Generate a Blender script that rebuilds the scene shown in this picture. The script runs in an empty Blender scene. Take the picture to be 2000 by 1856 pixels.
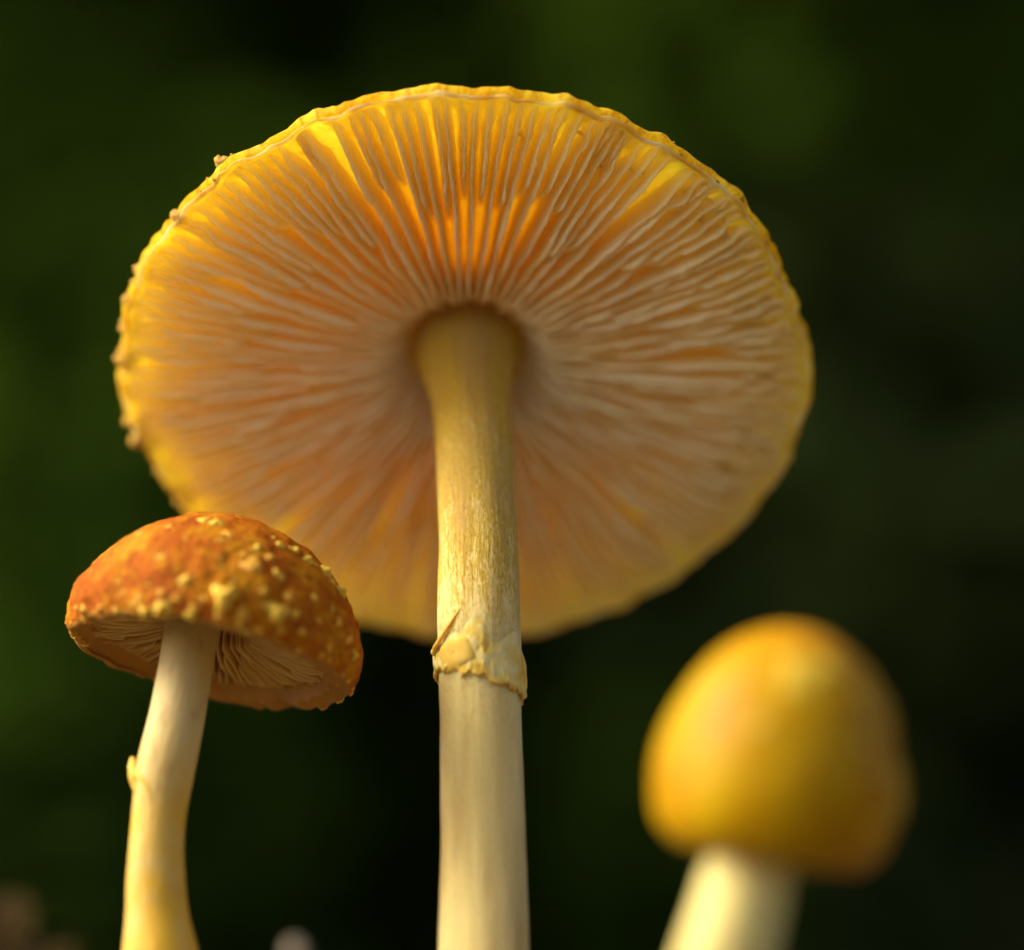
import bpy, math, random
import numpy as np
from mathutils import Matrix, Vector

random.seed(7)
rng = np.random.default_rng(7)
S = bpy.context.scene
COL = S.collection
CM = 0.01                                   # everything below is worked out in centimetres
R = math.radians

# ------------------------------------------------------------------ camera
PITCH = R(15.0)
FOCAL, SENSOR = 100.0, 36.0
FOCUS = 32.9
cam_d = bpy.data.cameras.new('camera')
cam = bpy.data.objects.new('camera', cam_d)
COL.objects.link(cam)
cam.location = (0, 0, 0)
cam.rotation_euler = (math.pi / 2 + PITCH, 0, 0)
cam_d.lens = FOCAL
cam_d.sensor_width = SENSOR
cam_d.clip_start = 0.005
cam_d.clip_end = 200.0
cam_d.dof.use_dof = True
cam_d.dof.focus_distance = FOCUS * CM
cam_d.dof.aperture_fstop = 5.0
S.camera = cam

# ------------------------------------------------------------------ sky, sun, exposure
SUN_EL, SUN_BACK = 38.0, -8.0               # elevation; degrees behind the picture plane, from the left
sd = Vector((-math.cos(R(SUN_EL)) * math.cos(R(SUN_BACK)), math.cos(R(SUN_EL)) * math.sin(R(SUN_BACK)), math.sin(R(SUN_EL))))
w = bpy.data.worlds.new('World')
S.world = w
w.use_nodes = True
nt = w.node_tree
nt.nodes.clear()
wo = nt.nodes.new('ShaderNodeOutputWorld')
bg = nt.nodes.new('ShaderNodeBackground')
sky = nt.nodes.new('ShaderNodeTexSky')
sky.sky_type = 'NISHITA'
sky.sun_disc = False
sky.sun_elevation = R(SUN_EL)
sky.sun_rotation = math.atan2(sd.x, sd.y)
sky.air_density = 0.7
sky.dust_density = 4.0
sky.ozone_density = 0.0
bg.inputs['Strength'].default_value = 0.062
nt.links.new(sky.outputs['Color'], bg.inputs['Color'])
nt.links.new(bg.outputs['Background'], wo.inputs['Surface'])
sun_d = bpy.data.lights.new('sun', 'SUN')
sun_d.energy = 1.5
sun_d.angle = R(34)
sun_d.color = (1.0, 0.95, 0.74)
sun = bpy.data.objects.new('sun', sun_d)
COL.objects.link(sun)
sun.rotation_euler = sd.to_track_quat('Z', 'Y').to_euler()
sun.location = sd * 3
S.cycles.max_bounces = 16
S.cycles.diffuse_bounces = 10
S.cycles.transmission_bounces = 10
S.view_settings.view_transform = 'Standard'
S.view_settings.look = 'None'
S.view_settings.exposure = 2.1
S.view_settings.gamma = 1.0

# ------------------------------------------------------------------ helpers
KPX = 2000.0 / 1991.0
CAMX = np.array((1.0, 0, 0))
CAMU = np.array((0, -math.sin(PITCH), math.cos(PITCH)))
CAMF = np.array((0, math.cos(PITCH), math.sin(PITCH)))
TAN = SENSOR / 2 / FOCAL


def P(px, py, d):
    """A point in the place (cm) seen at a measured position of the photograph at depth d."""
    x = (px * KPX - 1000) / 1000 * TAN * d
    y = (928 - py * KPX) / 1000 * TAN * d
    return CAMX * x + CAMU * y + CAMF * d


def cdir(x, y, z):
    v = CAMX * x + CAMU * y + CAMF * z
    return v / np.linalg.norm(v)


def _hash(ix, iy, iz, seed):
    h = (ix * 374761393 + iy * 668265263 + iz * 2147483647 + seed * 1274126177) & 0xFFFFFFFF
    h = ((h ^ (h >> 13)) * 1274126177) & 0xFFFFFFFF
    h = ((h ^ (h >> 16)) * 2246822519) & 0xFFFFFFFF
    return ((h ^ (h >> 15)) & 0xFFFFFF) / float(0xFFFFFF)


def noise(p, seed=0):
    """Smooth value noise, -1..1, of an (n,3) array."""
    p = np.asarray(p, float)
    f = np.floor(p)
    i = f.astype(np.int64)
    t = p - f
    t = t * t * t * (t * (t * 6 - 15) + 10)
    out = 0
    for dx in (0, 1):
        for dy in (0, 1):
            for dz in (0, 1):
                wgt = (t[:, 0] if dx else 1 - t[:, 0]) * (t[:, 1] if dy else 1 - t[:, 1]) * (t[:, 2] if dz else 1 - t[:, 2])
                out = out + wgt * _hash(i[:, 0] + dx, i[:, 1] + dy, i[:, 2] + dz, seed)
    return out * 2 - 1


def fbm(p, seed=0, octv=4):
    p = np.asarray(p, float)
    a, o, tot = 1.0, 0, 0
    for k in range(octv):
        o = o + a * noise(p * 2 ** k, seed + k * 17)
        tot += a
        a *= 0.5
    return o / tot


def sstep(a, b, x):
    t = np.clip((np.asarray(x, float) - a) / (b - a), 0, 1)
    return t * t * (3 - 2 * t)


def spline(ctrl, n, key=None):
    """Catmull-Rom through the rows of ctrl, n samples."""
    c = np.asarray(ctrl, float)
    c = np.vstack([2 * c[0] - c[1], c, 2 * c[-1] - c[-2]])
    m = len(c) - 3
    t = np.linspace(0, m, n)
    i = np.minimum(t.astype(int), m - 1)
    u = (t - i)[:, None]
    p0, p1, p2, p3 = c[i], c[i + 1], c[i + 2], c[i + 3]
    return 0.5 * (2 * p1 + (p2 - p0) * u + (2 * p0 - 5 * p1 + 4 * p2 - p3) * u ** 2 + (3 * p1 - p0 - 3 * p2 + p3) * u ** 3)


def mesh(name, verts, faces, smooth=True, rest=None, mats=None, fmat=None):
    me = bpy.data.meshes.new(name)
    v = np.asarray(verts, float) * CM
    me.from_pydata(v.tolist(), [], faces)
    if smooth:
        me.polygons.foreach_set('use_smooth', [True] * len(me.polygons))
    if rest is not None:
        a = me.attributes.new('rest', 'FLOAT_VECTOR', 'POINT')
        a.data.foreach_set('vector', np.asarray(rest, float).ravel())
    for m in (mats or []):
        me.materials.append(m)
    if fmat is not None:
        me.polygons.foreach_set('material_index', fmat)
    me.update()
    return me


def link(name, data, parent=None, mat4=None):
    o = bpy.data.objects.new(name, data)
    COL.objects.link(o)
    if parent is not None:
        o.parent = parent
    if mat4 is not None:
        o.matrix_basis = mat4
    return o


def tag(o, label=None, category=None, group=None, kind=None):
    for k, v in (('label', label), ('category', category), ('group', group), ('kind', kind)):
        if v:
            o[k] = v
    return o


def frame4(origin_cm, x, y, z):
    m = Matrix.Identity(4)
    for c, a in enumerate((x, y, z)):
        for r in range(3):
            m[r][c] = a[r]
    for r in range(3):
        m[r][3] = origin_cm[r] * CM
    return m


def grid_faces(nu, nv, closed_u=True, base=0):
    """Rows of nu points, nv rows."""
    f = []
    for j in range(nv - 1):
        a = base + j * nu
        b = a + nu
        for i in range(nu if closed_u else nu - 1):
            k = (i + 1) % nu
            f.append((a + i, a + k, b + k, b + i))
    return f


# ------------------------------------------------------------------ materials
class NT:
    def __init__(self, name):
        self.m = bpy.data.materials.new(name)
        self.m.use_nodes = True
        self.t = self.m.node_tree
        self.b = self.t.nodes['Principled BSDF']
        self.out = self.t.nodes['Material Output']

    def n(self, typ, **kw):
        nd = self.t.nodes.new(typ)
        for k, v in kw.items():
            setattr(nd, k, v)
        return nd

    def l(self, a, b):
        self.t.links.new(a, b)

    def coords(self, scale=(1, 1, 1), attr='rest'):
        if attr == 'object':
            src = self.n('ShaderNodeTexCoord').outputs['Object']
            scale = tuple(s / CM for s in scale)
        else:
            src = self.n('ShaderNodeAttribute', attribute_name=attr).outputs['Vector']
        mp = self.n('ShaderNodeMapping')
        mp.inputs['Scale'].default_value = scale
        self.l(src, mp.inputs['Vector'])
        return mp.outputs['Vector']

    def noise(self, vec, scale=1.0, detail=4, rough=0.55, dist=0.0):
        nd = self.n('ShaderNodeTexNoise')
        nd.inputs['Scale'].default_value = scale
        nd.inputs['Detail'].default_value = detail
        nd.inputs['Roughness'].default_value = rough
        nd.inputs['Distortion'].default_value = dist
        self.l(vec, nd.inputs['Vector'])
        return nd.outputs['Fac']

    def ramp(self, fac, stops):
        nd = self.n('ShaderNodeValToRGB')
        e = nd.color_ramp.elements
        while len(e) < len(stops):
            e.new(0.5)
        for el, (p, c) in zip(e, stops):
            el.position = p
            el.color = (c[0], c[1], c[2], 1) if hasattr(c, '__len__') else (c, c, c, 1)
        self.l(fac, nd.inputs['Fac'])
        return nd.outputs['Color']

    def mix(self, fac, a, b, blend='MIX'):
        nd = self.n('ShaderNodeMix', data_type='RGBA', blend_type=blend)
        for sock, val in ((nd.inputs[0], fac), (nd.inputs[6], a), (nd.inputs[7], b)):
            if hasattr(val, 'is_output'):
                self.l(val, sock)
            elif isinstance(val, tuple):
                sock.default_value = (*val, 1)
            else:
                sock.default_value = val
        return nd.outputs[2]

    def math(self, op, a, b=0.0):
        nd = self.n('ShaderNodeMath', operation=op)
        for sock, val in ((nd.inputs[0], a), (nd.inputs[1], b)):
            if hasattr(val, 'is_output'):
                self.l(val, sock)
            else:
                sock.default_value = val
        return nd.outputs[0]

    def sep(self, attr='rest'):
        src = self.n('ShaderNodeAttribute', attribute_name=attr).outputs['Vector']
        s = self.n('ShaderNodeSeparateXYZ')
        self.l(src, s.inputs[0])
        return s.outputs

    def bump(self, height, dist_cm=0.02, strength=1.0, chain=None):
        nd = self.n('ShaderNodeBump')
        nd.inputs['Distance'].default_value = dist_cm * CM
        nd.inputs['Strength'].default_value = strength
        self.l(height, nd.inputs['Height'])
        if chain is not None:
            self.l(chain, nd.inputs['Normal'])
        return nd.outputs['Normal']

    def finish(self, color, normal=None, rough=0.6, sss=0.0, radius=(1, .5, .2), scale_cm=0.3, spec=0.4, coat=0.0):
        b = self.b
        if hasattr(color, 'is_output'):
            self.l(color, b.inputs['Base Color'])
        else:
            b.inputs['Base Color'].default_value = (*color, 1)
        if normal is not None:
            self.l(normal, b.inputs['Normal'])
        if hasattr(rough, 'is_output'):
            self.l(rough, b.inputs['Roughness'])
        else:
            b.inputs['Roughness'].default_value = rough
        b.inputs['Specular IOR Level'].default_value = spec
        b.inputs['Subsurface Weight'].default_value = sss
        b.inputs['Subsurface Radius'].default_value = radius
        b.inputs['Subsurface Scale'].default_value = scale_cm * CM
        b.inputs['Coat Weight'].default_value = coat
        return self.m


def thin(t, color, normal, through, tint=(1, 1, 1)):
    """A thin sheet: part of the light is scattered back, part goes through."""
    d = t.n('ShaderNodeBsdfDiffuse')
    g = t.n('ShaderNodeBsdfTranslucent')
    mx = t.n('ShaderNodeMixShader')
    if hasattr(through, 'is_output'):
        t.l(through, mx.inputs[0])
    else:
        mx.inputs[0].default_value = through
    t.l(color, d.inputs['Color'])
    t.l(t.mix(1.0, color, tint, 'MULTIPLY'), g.inputs['Color'])
    if normal is not None:
        t.l(normal, d.inputs['Normal'])
    t.l(d.outputs[0], mx.inputs[1])
    t.l(g.outputs[0], mx.inputs[2])
    t.l(mx.outputs[0], t.out.inputs['Surface'])
    return t.m


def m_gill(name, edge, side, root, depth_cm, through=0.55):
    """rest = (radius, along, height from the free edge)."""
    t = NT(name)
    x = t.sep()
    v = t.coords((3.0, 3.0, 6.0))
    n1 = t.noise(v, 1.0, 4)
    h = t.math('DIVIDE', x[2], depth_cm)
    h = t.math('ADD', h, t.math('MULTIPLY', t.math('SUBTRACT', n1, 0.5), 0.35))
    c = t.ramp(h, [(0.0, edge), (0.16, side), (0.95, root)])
    n2 = t.noise(t.coords((0.8, 0.8, 0.8)), 1.0, 3)
    c = t.mix(t.ramp(n2, [(0.50, 0.0), (0.72, 0.55)]), c, root)
    far = t.ramp(t.math('DIVIDE', x[0], 5.0), [(0.64, 0.0), (0.80, 0.6)])
    c = t.mix(far, c, root)
    bmp = t.bump(t.noise(t.coords((14, 14, 20)), 1.0, 3), 0.012, 0.6)
    return thin(t, c, bmp, through, (1.0, 0.98, 0.92))


GILL = m_gill('gill_cream', (0.97, 0.92, 0.68), (0.96, 0.88, 0.56), (0.95, 0.84, 0.34), 0.45, 0.48)
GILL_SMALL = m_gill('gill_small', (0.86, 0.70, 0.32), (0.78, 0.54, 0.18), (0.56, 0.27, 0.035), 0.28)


def m_flesh(name, a, b, sss=0.9, scale=0.5, rad=(1.0, 0.78, 0.16), dense=False):
    t = NT(name)
    n1 = t.noise(t.coords((1.5, 1.5, 1.5)), 1.0, 4)
    c = t.ramp(n1, [(0.3, a), (0.7, b)])
    bmp = t.bump(t.noise(t.coords((10, 10, 10)), 1.0, 4), 0.02, 0.7)
    m = t.finish(c, bmp, 0.6, sss, rad, scale, 0.25)
    if dense:
        # the tissue is dense where it meets the stem
        x = t.sep()
        rr = t.math('SQRT', t.math('ADD', t.math('MULTIPLY', x[0], x[0]), t.math('MULTIPLY', x[1], x[1])))
        t.l(t.ramp(t.math('DIVIDE', rr, 4.0), [(0.25, 0.0), (0.42, sss)]), t.b.inputs['Subsurface Weight'])
    return m


def m_flesh_big():
    t = NT('cap_flesh')
    x = t.sep()
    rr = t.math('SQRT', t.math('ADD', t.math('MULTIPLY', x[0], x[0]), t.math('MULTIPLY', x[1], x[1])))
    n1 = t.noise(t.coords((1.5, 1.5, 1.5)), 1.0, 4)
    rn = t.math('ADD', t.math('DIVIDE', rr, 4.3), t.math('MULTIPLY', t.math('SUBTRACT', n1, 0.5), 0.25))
    # glow through the flesh put into colour: orange where deep, yellow towards the rim
    c = t.ramp(rn, [(0.22, (0.62, 0.42, 0.10)), (0.32, (0.88, 0.44, 0.04)), (0.54, (0.93, 0.56, 0.07)), (0.74, (0.94, 0.78, 0.17)), (0.90, (0.95, 0.88, 0.26))])  # innermost stop: dense tissue, with the trough's shade in its colour
    n2 = t.noise(t.coords((4.5, 4.5, 4.5)), 1.0, 4)
    c = t.mix(t.ramp(n2, [(0.60, 0.0), (0.72, 0.5)]), c, (0.70, 0.36, 0.03))
    fib = t.noise(t.coords((3, 3, 3)), 1.0, 5, 0.7, 1.5)
    c = t.mix(t.ramp(fib, [(0.45, 0.0), (0.75, 0.5)]), c, (0.86, 0.50, 0.05))
    bmp = t.bump(t.noise(t.coords((10, 10, 10)), 1.0, 4), 0.03, 0.9)
    # dense, hardly translucent tissue where the cap meets the stem
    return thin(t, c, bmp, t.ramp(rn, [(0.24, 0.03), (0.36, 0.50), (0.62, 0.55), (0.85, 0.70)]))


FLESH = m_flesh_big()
FLESH_SMALL = m_flesh('cap_flesh_small', (0.26, 0.11, 0.012), (0.42, 0.20, 0.03), 0.05, 0.05)


def m_skin_big():
    t = NT('skin_yellow')
    n1 = t.noise(t.coords((2.0, 2.0, 2.0)), 1.0, 5)
    c = t.ramp(n1, [(0.30, (0.84, 0.55, 0.03)), (0.55, (0.92, 0.76, 0.08)), (0.75, (0.93, 0.80, 0.20))])
    n3 = t.noise(t.coords((9, 9, 9)), 1.0, 3)
    c = t.mix(t.ramp(n3, [(0.62, 0.0), (0.75, 0.7)]), c, (0.45, 0.17, 0.01))
    rid = t.noise(t.coords((8, 8, 2)), 1.0, 4, 0.6, 0.8)
    c = t.mix(t.ramp(rid, [(0.46, 0.0), (0.62, 0.75)]), c, (0.62, 0.34, 0.015))
    bmp = t.bump(t.noise(t.coords((6, 6, 6)), 1.0, 5), 0.04, 0.8, t.bump(rid, 0.06, 0.9))
    return thin(t, c, bmp, 0.75)


SKIN_BIG = m_skin_big()


def m_skin_orange():
    t = NT('skin_orange')
    n1 = t.noise(t.coords((1.6, 1.6, 1.6)), 1.0, 6, 0.62, 0.4)
    n2 = t.noise(t.coords((5.5, 5.5, 5.5)), 1.0, 5, 0.6, 0.6)
    c = t.ramp(n1, [(0.30, (0.24, 0.040, 0.002)), (0.50, (0.38, 0.092, 0.002)), (0.70, (0.52, 0.225, 0.005))])
    c = t.mix(t.ramp(n2, [(0.52, 0.0), (0.68, 0.85)]), c, (0.54, 0.245, 0.003))
    n4 = t.noise(t.coords((9, 9, 9)), 1.0, 4)
    c = t.mix(t.ramp(n4, [(0.54, 0.0), (0.66, 0.75)]), c, (0.24, 0.05, 0.003))
    b1 = t.bump(n2, 0.05, 0.9)
    b2 = t.bump(t.noise(t.coords((17, 17, 17)), 1.0, 4, 0.7), 0.045, 1.0, b1)
    return t.finish(c, b2, 0.6, 0.05, (1.0, 0.3, 0.05), 0.05, 0.06)


SKIN_ORANGE = m_skin_orange()


def m_skin_button():
    t = NT('skin_button')
    x = t.sep()
    n1 = t.noise(t.coords((0.9, 0.9, 0.9)), 1.0, 5, 0.6, 0.4)
    c = t.ramp(n1, [(0.32, (0.34, 0.14, 0.001)), (0.46, (0.37, 0.20, 0.001)), (0.68, (0.41, 0.255, 0.002))])
    up = t.ramp(x[2], [(0.0, 0.0), (1.0, 0.0)])
    hz = t.math('ADD', x[2], t.math('MULTIPLY', t.math('SUBTRACT', n1, 0.5), 1.2))
    c = t.mix(t.ramp(t.math('DIVIDE', hz, 3.0), [(0.55, 0.0), (0.85, 0.7)]), c, (0.42, 0.14, 0.001))
    n5 = t.noise(t.coords((1.7, 1.7, 1.7)), 1.0, 4, 0.6, 0.3)
    rx_ = t.math('ADD', x[0], t.math('MULTIPLY', t.math('SUBTRACT', n5, 0.5), 3.0))
    c = t.mix(t.ramp(t.math('DIVIDE', rx_, 2.0), [(0.0, 0.0), (0.45, 0.8)]), c, (0.34, 0.135, 0.001))  # right side browned: the side away from the sun, shade in the colour
    bmp = t.bump(t.noise(t.coords((3, 3, 3)), 1.0, 4), 0.05, 0.5)
    return t.finish(c, bmp, 0.42, 0.0, spec=0.07)


SKIN_BUTTON = m_skin_button()


def m_wart(name, a, b):
    t = NT(name)
    n1 = t.noise(t.coords((12, 12, 12), 'object'), 1.0, 3)
    c = t.ramp(n1, [(0.3, a), (0.65, b)])
    bmp = t.bump(n1, 0.03, 0.7)
    return t.finish(c, bmp, 0.6, 0.3, (1, .6, .2), 0.06, 0.3)


WART = m_wart('wart_yellow', (0.62, 0.34, 0.008), (0.76, 0.50, 0.05))
WART_ORANGE = m_wart('wart_orange', (0.62, 0.22, 0.015), (0.80, 0.46, 0.03))
WART_BROWN = m_wart('wart_brown', (0.34, 0.15, 0.01), (0.62, 0.36, 0.03))
WART_FLAT = m_wart('wart_flat', (0.50, 0.30, 0.004), (0.60, 0.40, 0.02))


def m_stem_big():
    """rest.z = distance below the cap in cm."""
    t = NT('stem_fibres')
    x = t.sep()
    fine = t.noise(t.coords((30, 30, 7.5)), 1.0, 5, 0.65, 0.25)
    long_ = t.noise(t.coords((9, 9, 0.55)), 1.0, 4, 0.6)
    blot = t.noise(t.coords((3.0, 3.0, 1.1)), 1.0, 5, 0.6, 0.5)
    c = t.ramp(long_, [(0.30, (0.68, 0.52, 0.18)), (0.70, (0.77, 0.62, 0.25))])
    streak = t.noise(t.coords((14, 14, 0.35)), 1.0, 3, 0.6)
    c = t.mix(t.ramp(streak, [(0.52, 0.0), (0.70, 0.45)]), c, (0.72, 0.59, 0.25))
    # yellow flock: dense near the cap, patchy towards the ring, gone below it
    g = t.ramp(t.math('DIVIDE', x[2], 10.0), [(0.0, 0.85), (0.22, 0.76), (0.38, 0.62), (0.47, 0.36), (0.62, 0.0)])
    k = t.math('ADD', t.math('MULTIPLY', fine, 0.75), t.math('MULTIPLY', blot, 0.55))
    f = t.math('ADD', t.math('SUBTRACT', k, 0.65), t.math('MULTIPLY', t.math('SUBTRACT', g, 0.45), 0.55))
    f = t.ramp(f, [(0.0, 0.0), (0.12, 1.0)])
    f = t.math('MULTIPLY', f, t.ramp(g, [(0.0, 0.0), (0.35, 0.9)]))
    c = t.mix(f, c, t.mix(t.ramp(t.math('DIVIDE', x[2], 10.0), [(0.10, 0.0), (0.42, 1.0)]), (0.50, 0.33, 0.02), (0.53, 0.35, 0.018)))  # flock a little darker up at the top: the cap's shadow in its colour
    grain = t.noise(t.coords((42, 42, 17)), 1.0, 3, 0.7)
    c = t.mix(t.math('MULTIPLY', t.ramp(g, [(0.0, 0.25), (0.4, 1.0)]), 0.8), c, t.ramp(grain, [(0.34, (0.66, 0.52, 0.26)), (0.50, (1.0, 0.97, 0.85)), (0.66, (1.0, 1.0, 1.0))]), 'MULTIPLY')
    sm = t.noise(t.coords((30, 30, 9)), 1.0, 2)
    c = t.mix(t.ramp(sm, [(0.73, 0.0), (0.80, 0.5)]), c, (0.42, 0.22, 0.04))
    stain = t.noise(t.coords((1.1, 1.1, 0.30)), 1.0, 4)
    c = t.mix(t.ramp(stain, [(0.46, 0.0), (0.62, 0.75)]), c, (0.44, 0.27, 0.08))
    b1 = t.bump(grain, 0.03, 0.8, t.bump(fine, 0.03, 1.0))
    b2 = t.bump(long_, 0.07, 0.9, t.bump(streak, 0.025, 0.9, b1))
    return t.finish(c, b2, 0.62, 0.65, (1.0, 0.72, 0.28), 0.45, 0.2)


STEM_BIG = m_stem_big()


def m_stem(name, cream, stain, lo, hi, seed):
    t = NT(name)
    x = t.sep()
    long_ = t.noise(t.coords((7, 7, 0.7)), 1.0, 4)
    blot = t.noise(t.coords((1.3, 1.3, 0.8)), 1.0 + seed * 0.07, 5, 0.6, 0.6)
    c = t.ramp(long_, [(0.3, tuple(v * 0.93 for v in cream)), (0.7, cream)])
    g = t.ramp(t.math('DIVIDE', x[2], 10.0), [(lo / 10, 0.0), (hi / 10, 1.0)])
    f = t.math('MULTIPLY', g, t.ramp(blot, [(0.34, 0.35), (0.54, 1.0)]))
    c = t.mix(f, c, stain)
    spots = t.noise(t.coords((4, 4, 2.2)), 1.0, 4, 0.65)
    c = t.mix(t.ramp(spots, [(0.56, 0.0), (0.72, 0.7)]), c, (0.40, 0.20, 0.05))
    b1 = t.bump(t.noise(t.coords((20, 20, 4)), 1.0, 4), 0.02, 0.7)
    return t.finish(c, b1, 0.6, 0.35, (1.0, 0.6, 0.25), 0.15, 0.3)


STEM_LEFT = m_stem('stem_stained', (0.55, 0.41, 0.16), (0.55, 0.32, 0.012), 1.5, 2.7, 0)
STEM_BUTTON = m_stem('stem_pale', (0.60, 0.49, 0.16), (0.55, 0.41, 0.04), 1.0, 6.0, 3)


def m_simple(name, stops, scale, rough=0.7, sss=0.3, bump=0.03, rad=0.1, attr='object'):
    t = NT(name)
    n1 = t.noise(t.coords((scale,) * 3, attr), 1.0, 5, 0.6)
    c = t.ramp(n1, stops)
    return t.finish(c, t.bump(n1, bump, 0.7), rough, sss, (1, .6, .2), rad, 0.25)


VEIL = m_simple('veil', [(0.36, (0.60, 0.36, 0.025)), (0.48, (0.64, 0.47, 0.11)), (0.60, (0.66, 0.53, 0.20))], 5.0, bump=0.05)
VEIL_YELLOW = m_simple('veil_yellow', [(0.3, (0.62, 0.34, 0.03)), (0.7, (0.70, 0.48, 0.09))], 4.0)
VEIL_EDGE = m_simple('veil_edge', [(0.3, (0.45, 0.22, 0.03)), (0.6, (0.74, 0.48, 0.08))], 6.0)
def m_margin():
    t = NT('margin_cream')
    n1 = t.noise(t.coords((2.5, 2.5, 2.5), 'object'), 1.0, 5, 0.6)
    c = t.ramp(n1, [(0.35, (0.93, 0.66, 0.10)), (0.50, (0.95, 0.80, 0.32)), (0.66, (0.96, 0.90, 0.62))])
    return thin(t, c, t.bump(t.noise(t.coords((9, 9, 9), 'object'), 1.0, 4), 0.03, 0.8), 0.72)


MARGIN = m_margin()
SOIL = m_simple('soil', [(0.3, (0.06, 0.04, 0.022)), (0.6, (0.12, 0.085, 0.05)), (0.75, (0.18, 0.13, 0.08))], 0.35, 0.9, 0.0, 0.6)
PEBBLE = m_simple('pebble_pale', [(0.3, (0.13, 0.10, 0.065)), (0.7, (0.26, 0.20, 0.14))], 1.5, 0.8, 0.0, 0.05)


def m_leaves(name, dark, mid, light, scale):
    t = NT(name)
    v = t.coords((scale,) * 3, 'object')
    n1 = t.noise(v, 1.0, 2)
    c = t.ramp(n1, [(0.34, dark), (0.50, mid), (0.68, light)])
    n2 = t.noise(t.coords((scale * 9,) * 3, 'object'), 1.0, 2)
    c = t.mix(0.35, c, t.ramp(n2, [(0.3, dark), (0.7, light)]))
    return thin(t, c, None, 0.4, (1.0, 1.0, 0.6))


LEAF_GREEN = m_leaves('leaf_green', (0.020, 0.042, 0.007), (0.030, 0.060, 0.006), (0.050, 0.080, 0.004), 0.016)
LEAF_SHADED = m_leaves('leaf_shaded', (0.022, 0.036, 0.013), (0.034, 0.052, 0.014), (0.050, 0.072, 0.014), 0.016)  # duller copy of the green: shade on the right-hand bank put into leaf colour
LITTER = m_leaves('litter_brown', (0.07, 0.042, 0.020), (0.15, 0.092, 0.045), (0.27, 0.175, 0.09), 0.6)

# ------------------------------------------------------------------ the setting
GZ = -3.5


def ground_z(x, y):
    x = np.asarray(x, float)
    y = np.asarray(y, float)
    p = np.stack([x, y, np.zeros_like(x)], -1).reshape(-1, 3)
    near = np.exp(-(x ** 2 + (y - 30) ** 2) / 90 ** 2)
    z = GZ + fbm(p * 0.16, 3, 4).reshape(x.shape) * 0.7 * (0.4 + near)
    z = z + sstep(33, 60, y) * 3.5 + np.clip(y - 60, 0, 1200) * 0.045
    z = z + 7.3 * np.exp(-((x + 8.6) / 3.6) ** 2 - ((y - 42.5) / 4.0) ** 2)
    z = z + 3.6 * np.exp(-((x + 3.2) / 2.0) ** 2 - ((y - 43.0) / 3.0) ** 2)
    z = z + sstep(2000, 9000, np.hypot(x, y)) * -60
    return z


def build_ground():
    g = np.concatenate([-np.geomspace(3000, 60, 26), np.arange(-56, 57, 1.0), np.geomspace(60, 3000, 26)])
    yy = np.concatenate([-np.geomspace(3000, 30, 26), np.arange(-26, 90, 1.0), np.geomspace(92, 3000, 34)])
    X, Y = np.meshgrid(g, yy)
    Z = ground_z(X, Y)
    # the wooded bank behind
    v = np.stack([X, Y, Z], -1).reshape(-1, 3)
    me = mesh('ground', v, grid_faces(len(g), len(yy), False), mats=[SOIL])
    tag(link('ground', me), kind='structure')


build_ground()


def build_hillside():
    xs = np.linspace(-700, 700, 70)
    ts = np.linspace(0, 1, 40)
    X, T = np.meshgrid(xs, ts)
    Y = 345 + 260 * T
    Z = -20 + 560 * T ** 0.9
    nz = fbm(np.stack([X, Y, Z], -1).reshape(-1, 3) * 0.02, 9, 4).reshape(X.shape)
    Y = Y + nz * 25
    me = mesh('hillside', np.stack([X, Y, Z], -1).reshape(-1, 3), grid_faces(70, 40, False), mats=[SOIL])
    tag(link('hillside', me), kind='structure')


build_hillside()


def leaf_cloud(name, pos, size, nrm, mat):
    """Pointed leaves, four corners and a fold, at pos with the given length and rough normal."""
    n = len(pos)
    nrm = nrm / np.linalg.norm(nrm, axis=1, keepdims=True)
    a = rng.normal(size=(n, 3))
    u = a - (a * nrm).sum(1, keepdims=True) * nrm
    u /= np.linalg.norm(u, axis=1, keepdims=True)
    b = np.cross(nrm, u)
    L = size[:, None]
    W = L * rng.uniform(0.24, 0.36, (n, 1))
    v = np.stack([pos - u * L * .5, pos + b * W - nrm * L * .08 - u * L * .08, pos + u * L * .5 - nrm * L * .14, pos - b * W - nrm * L * .08 - u * L * .08], 1).reshape(-1, 3)
    k = np.arange(n) * 4
    f = np.concatenate([np.stack([k, k + 1, k + 2], 1), np.stack([k, k + 2, k + 3], 1)]).tolist()
    me = mesh(name, v, f, smooth=False, mats=[mat])
    return link(name, me)


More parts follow.
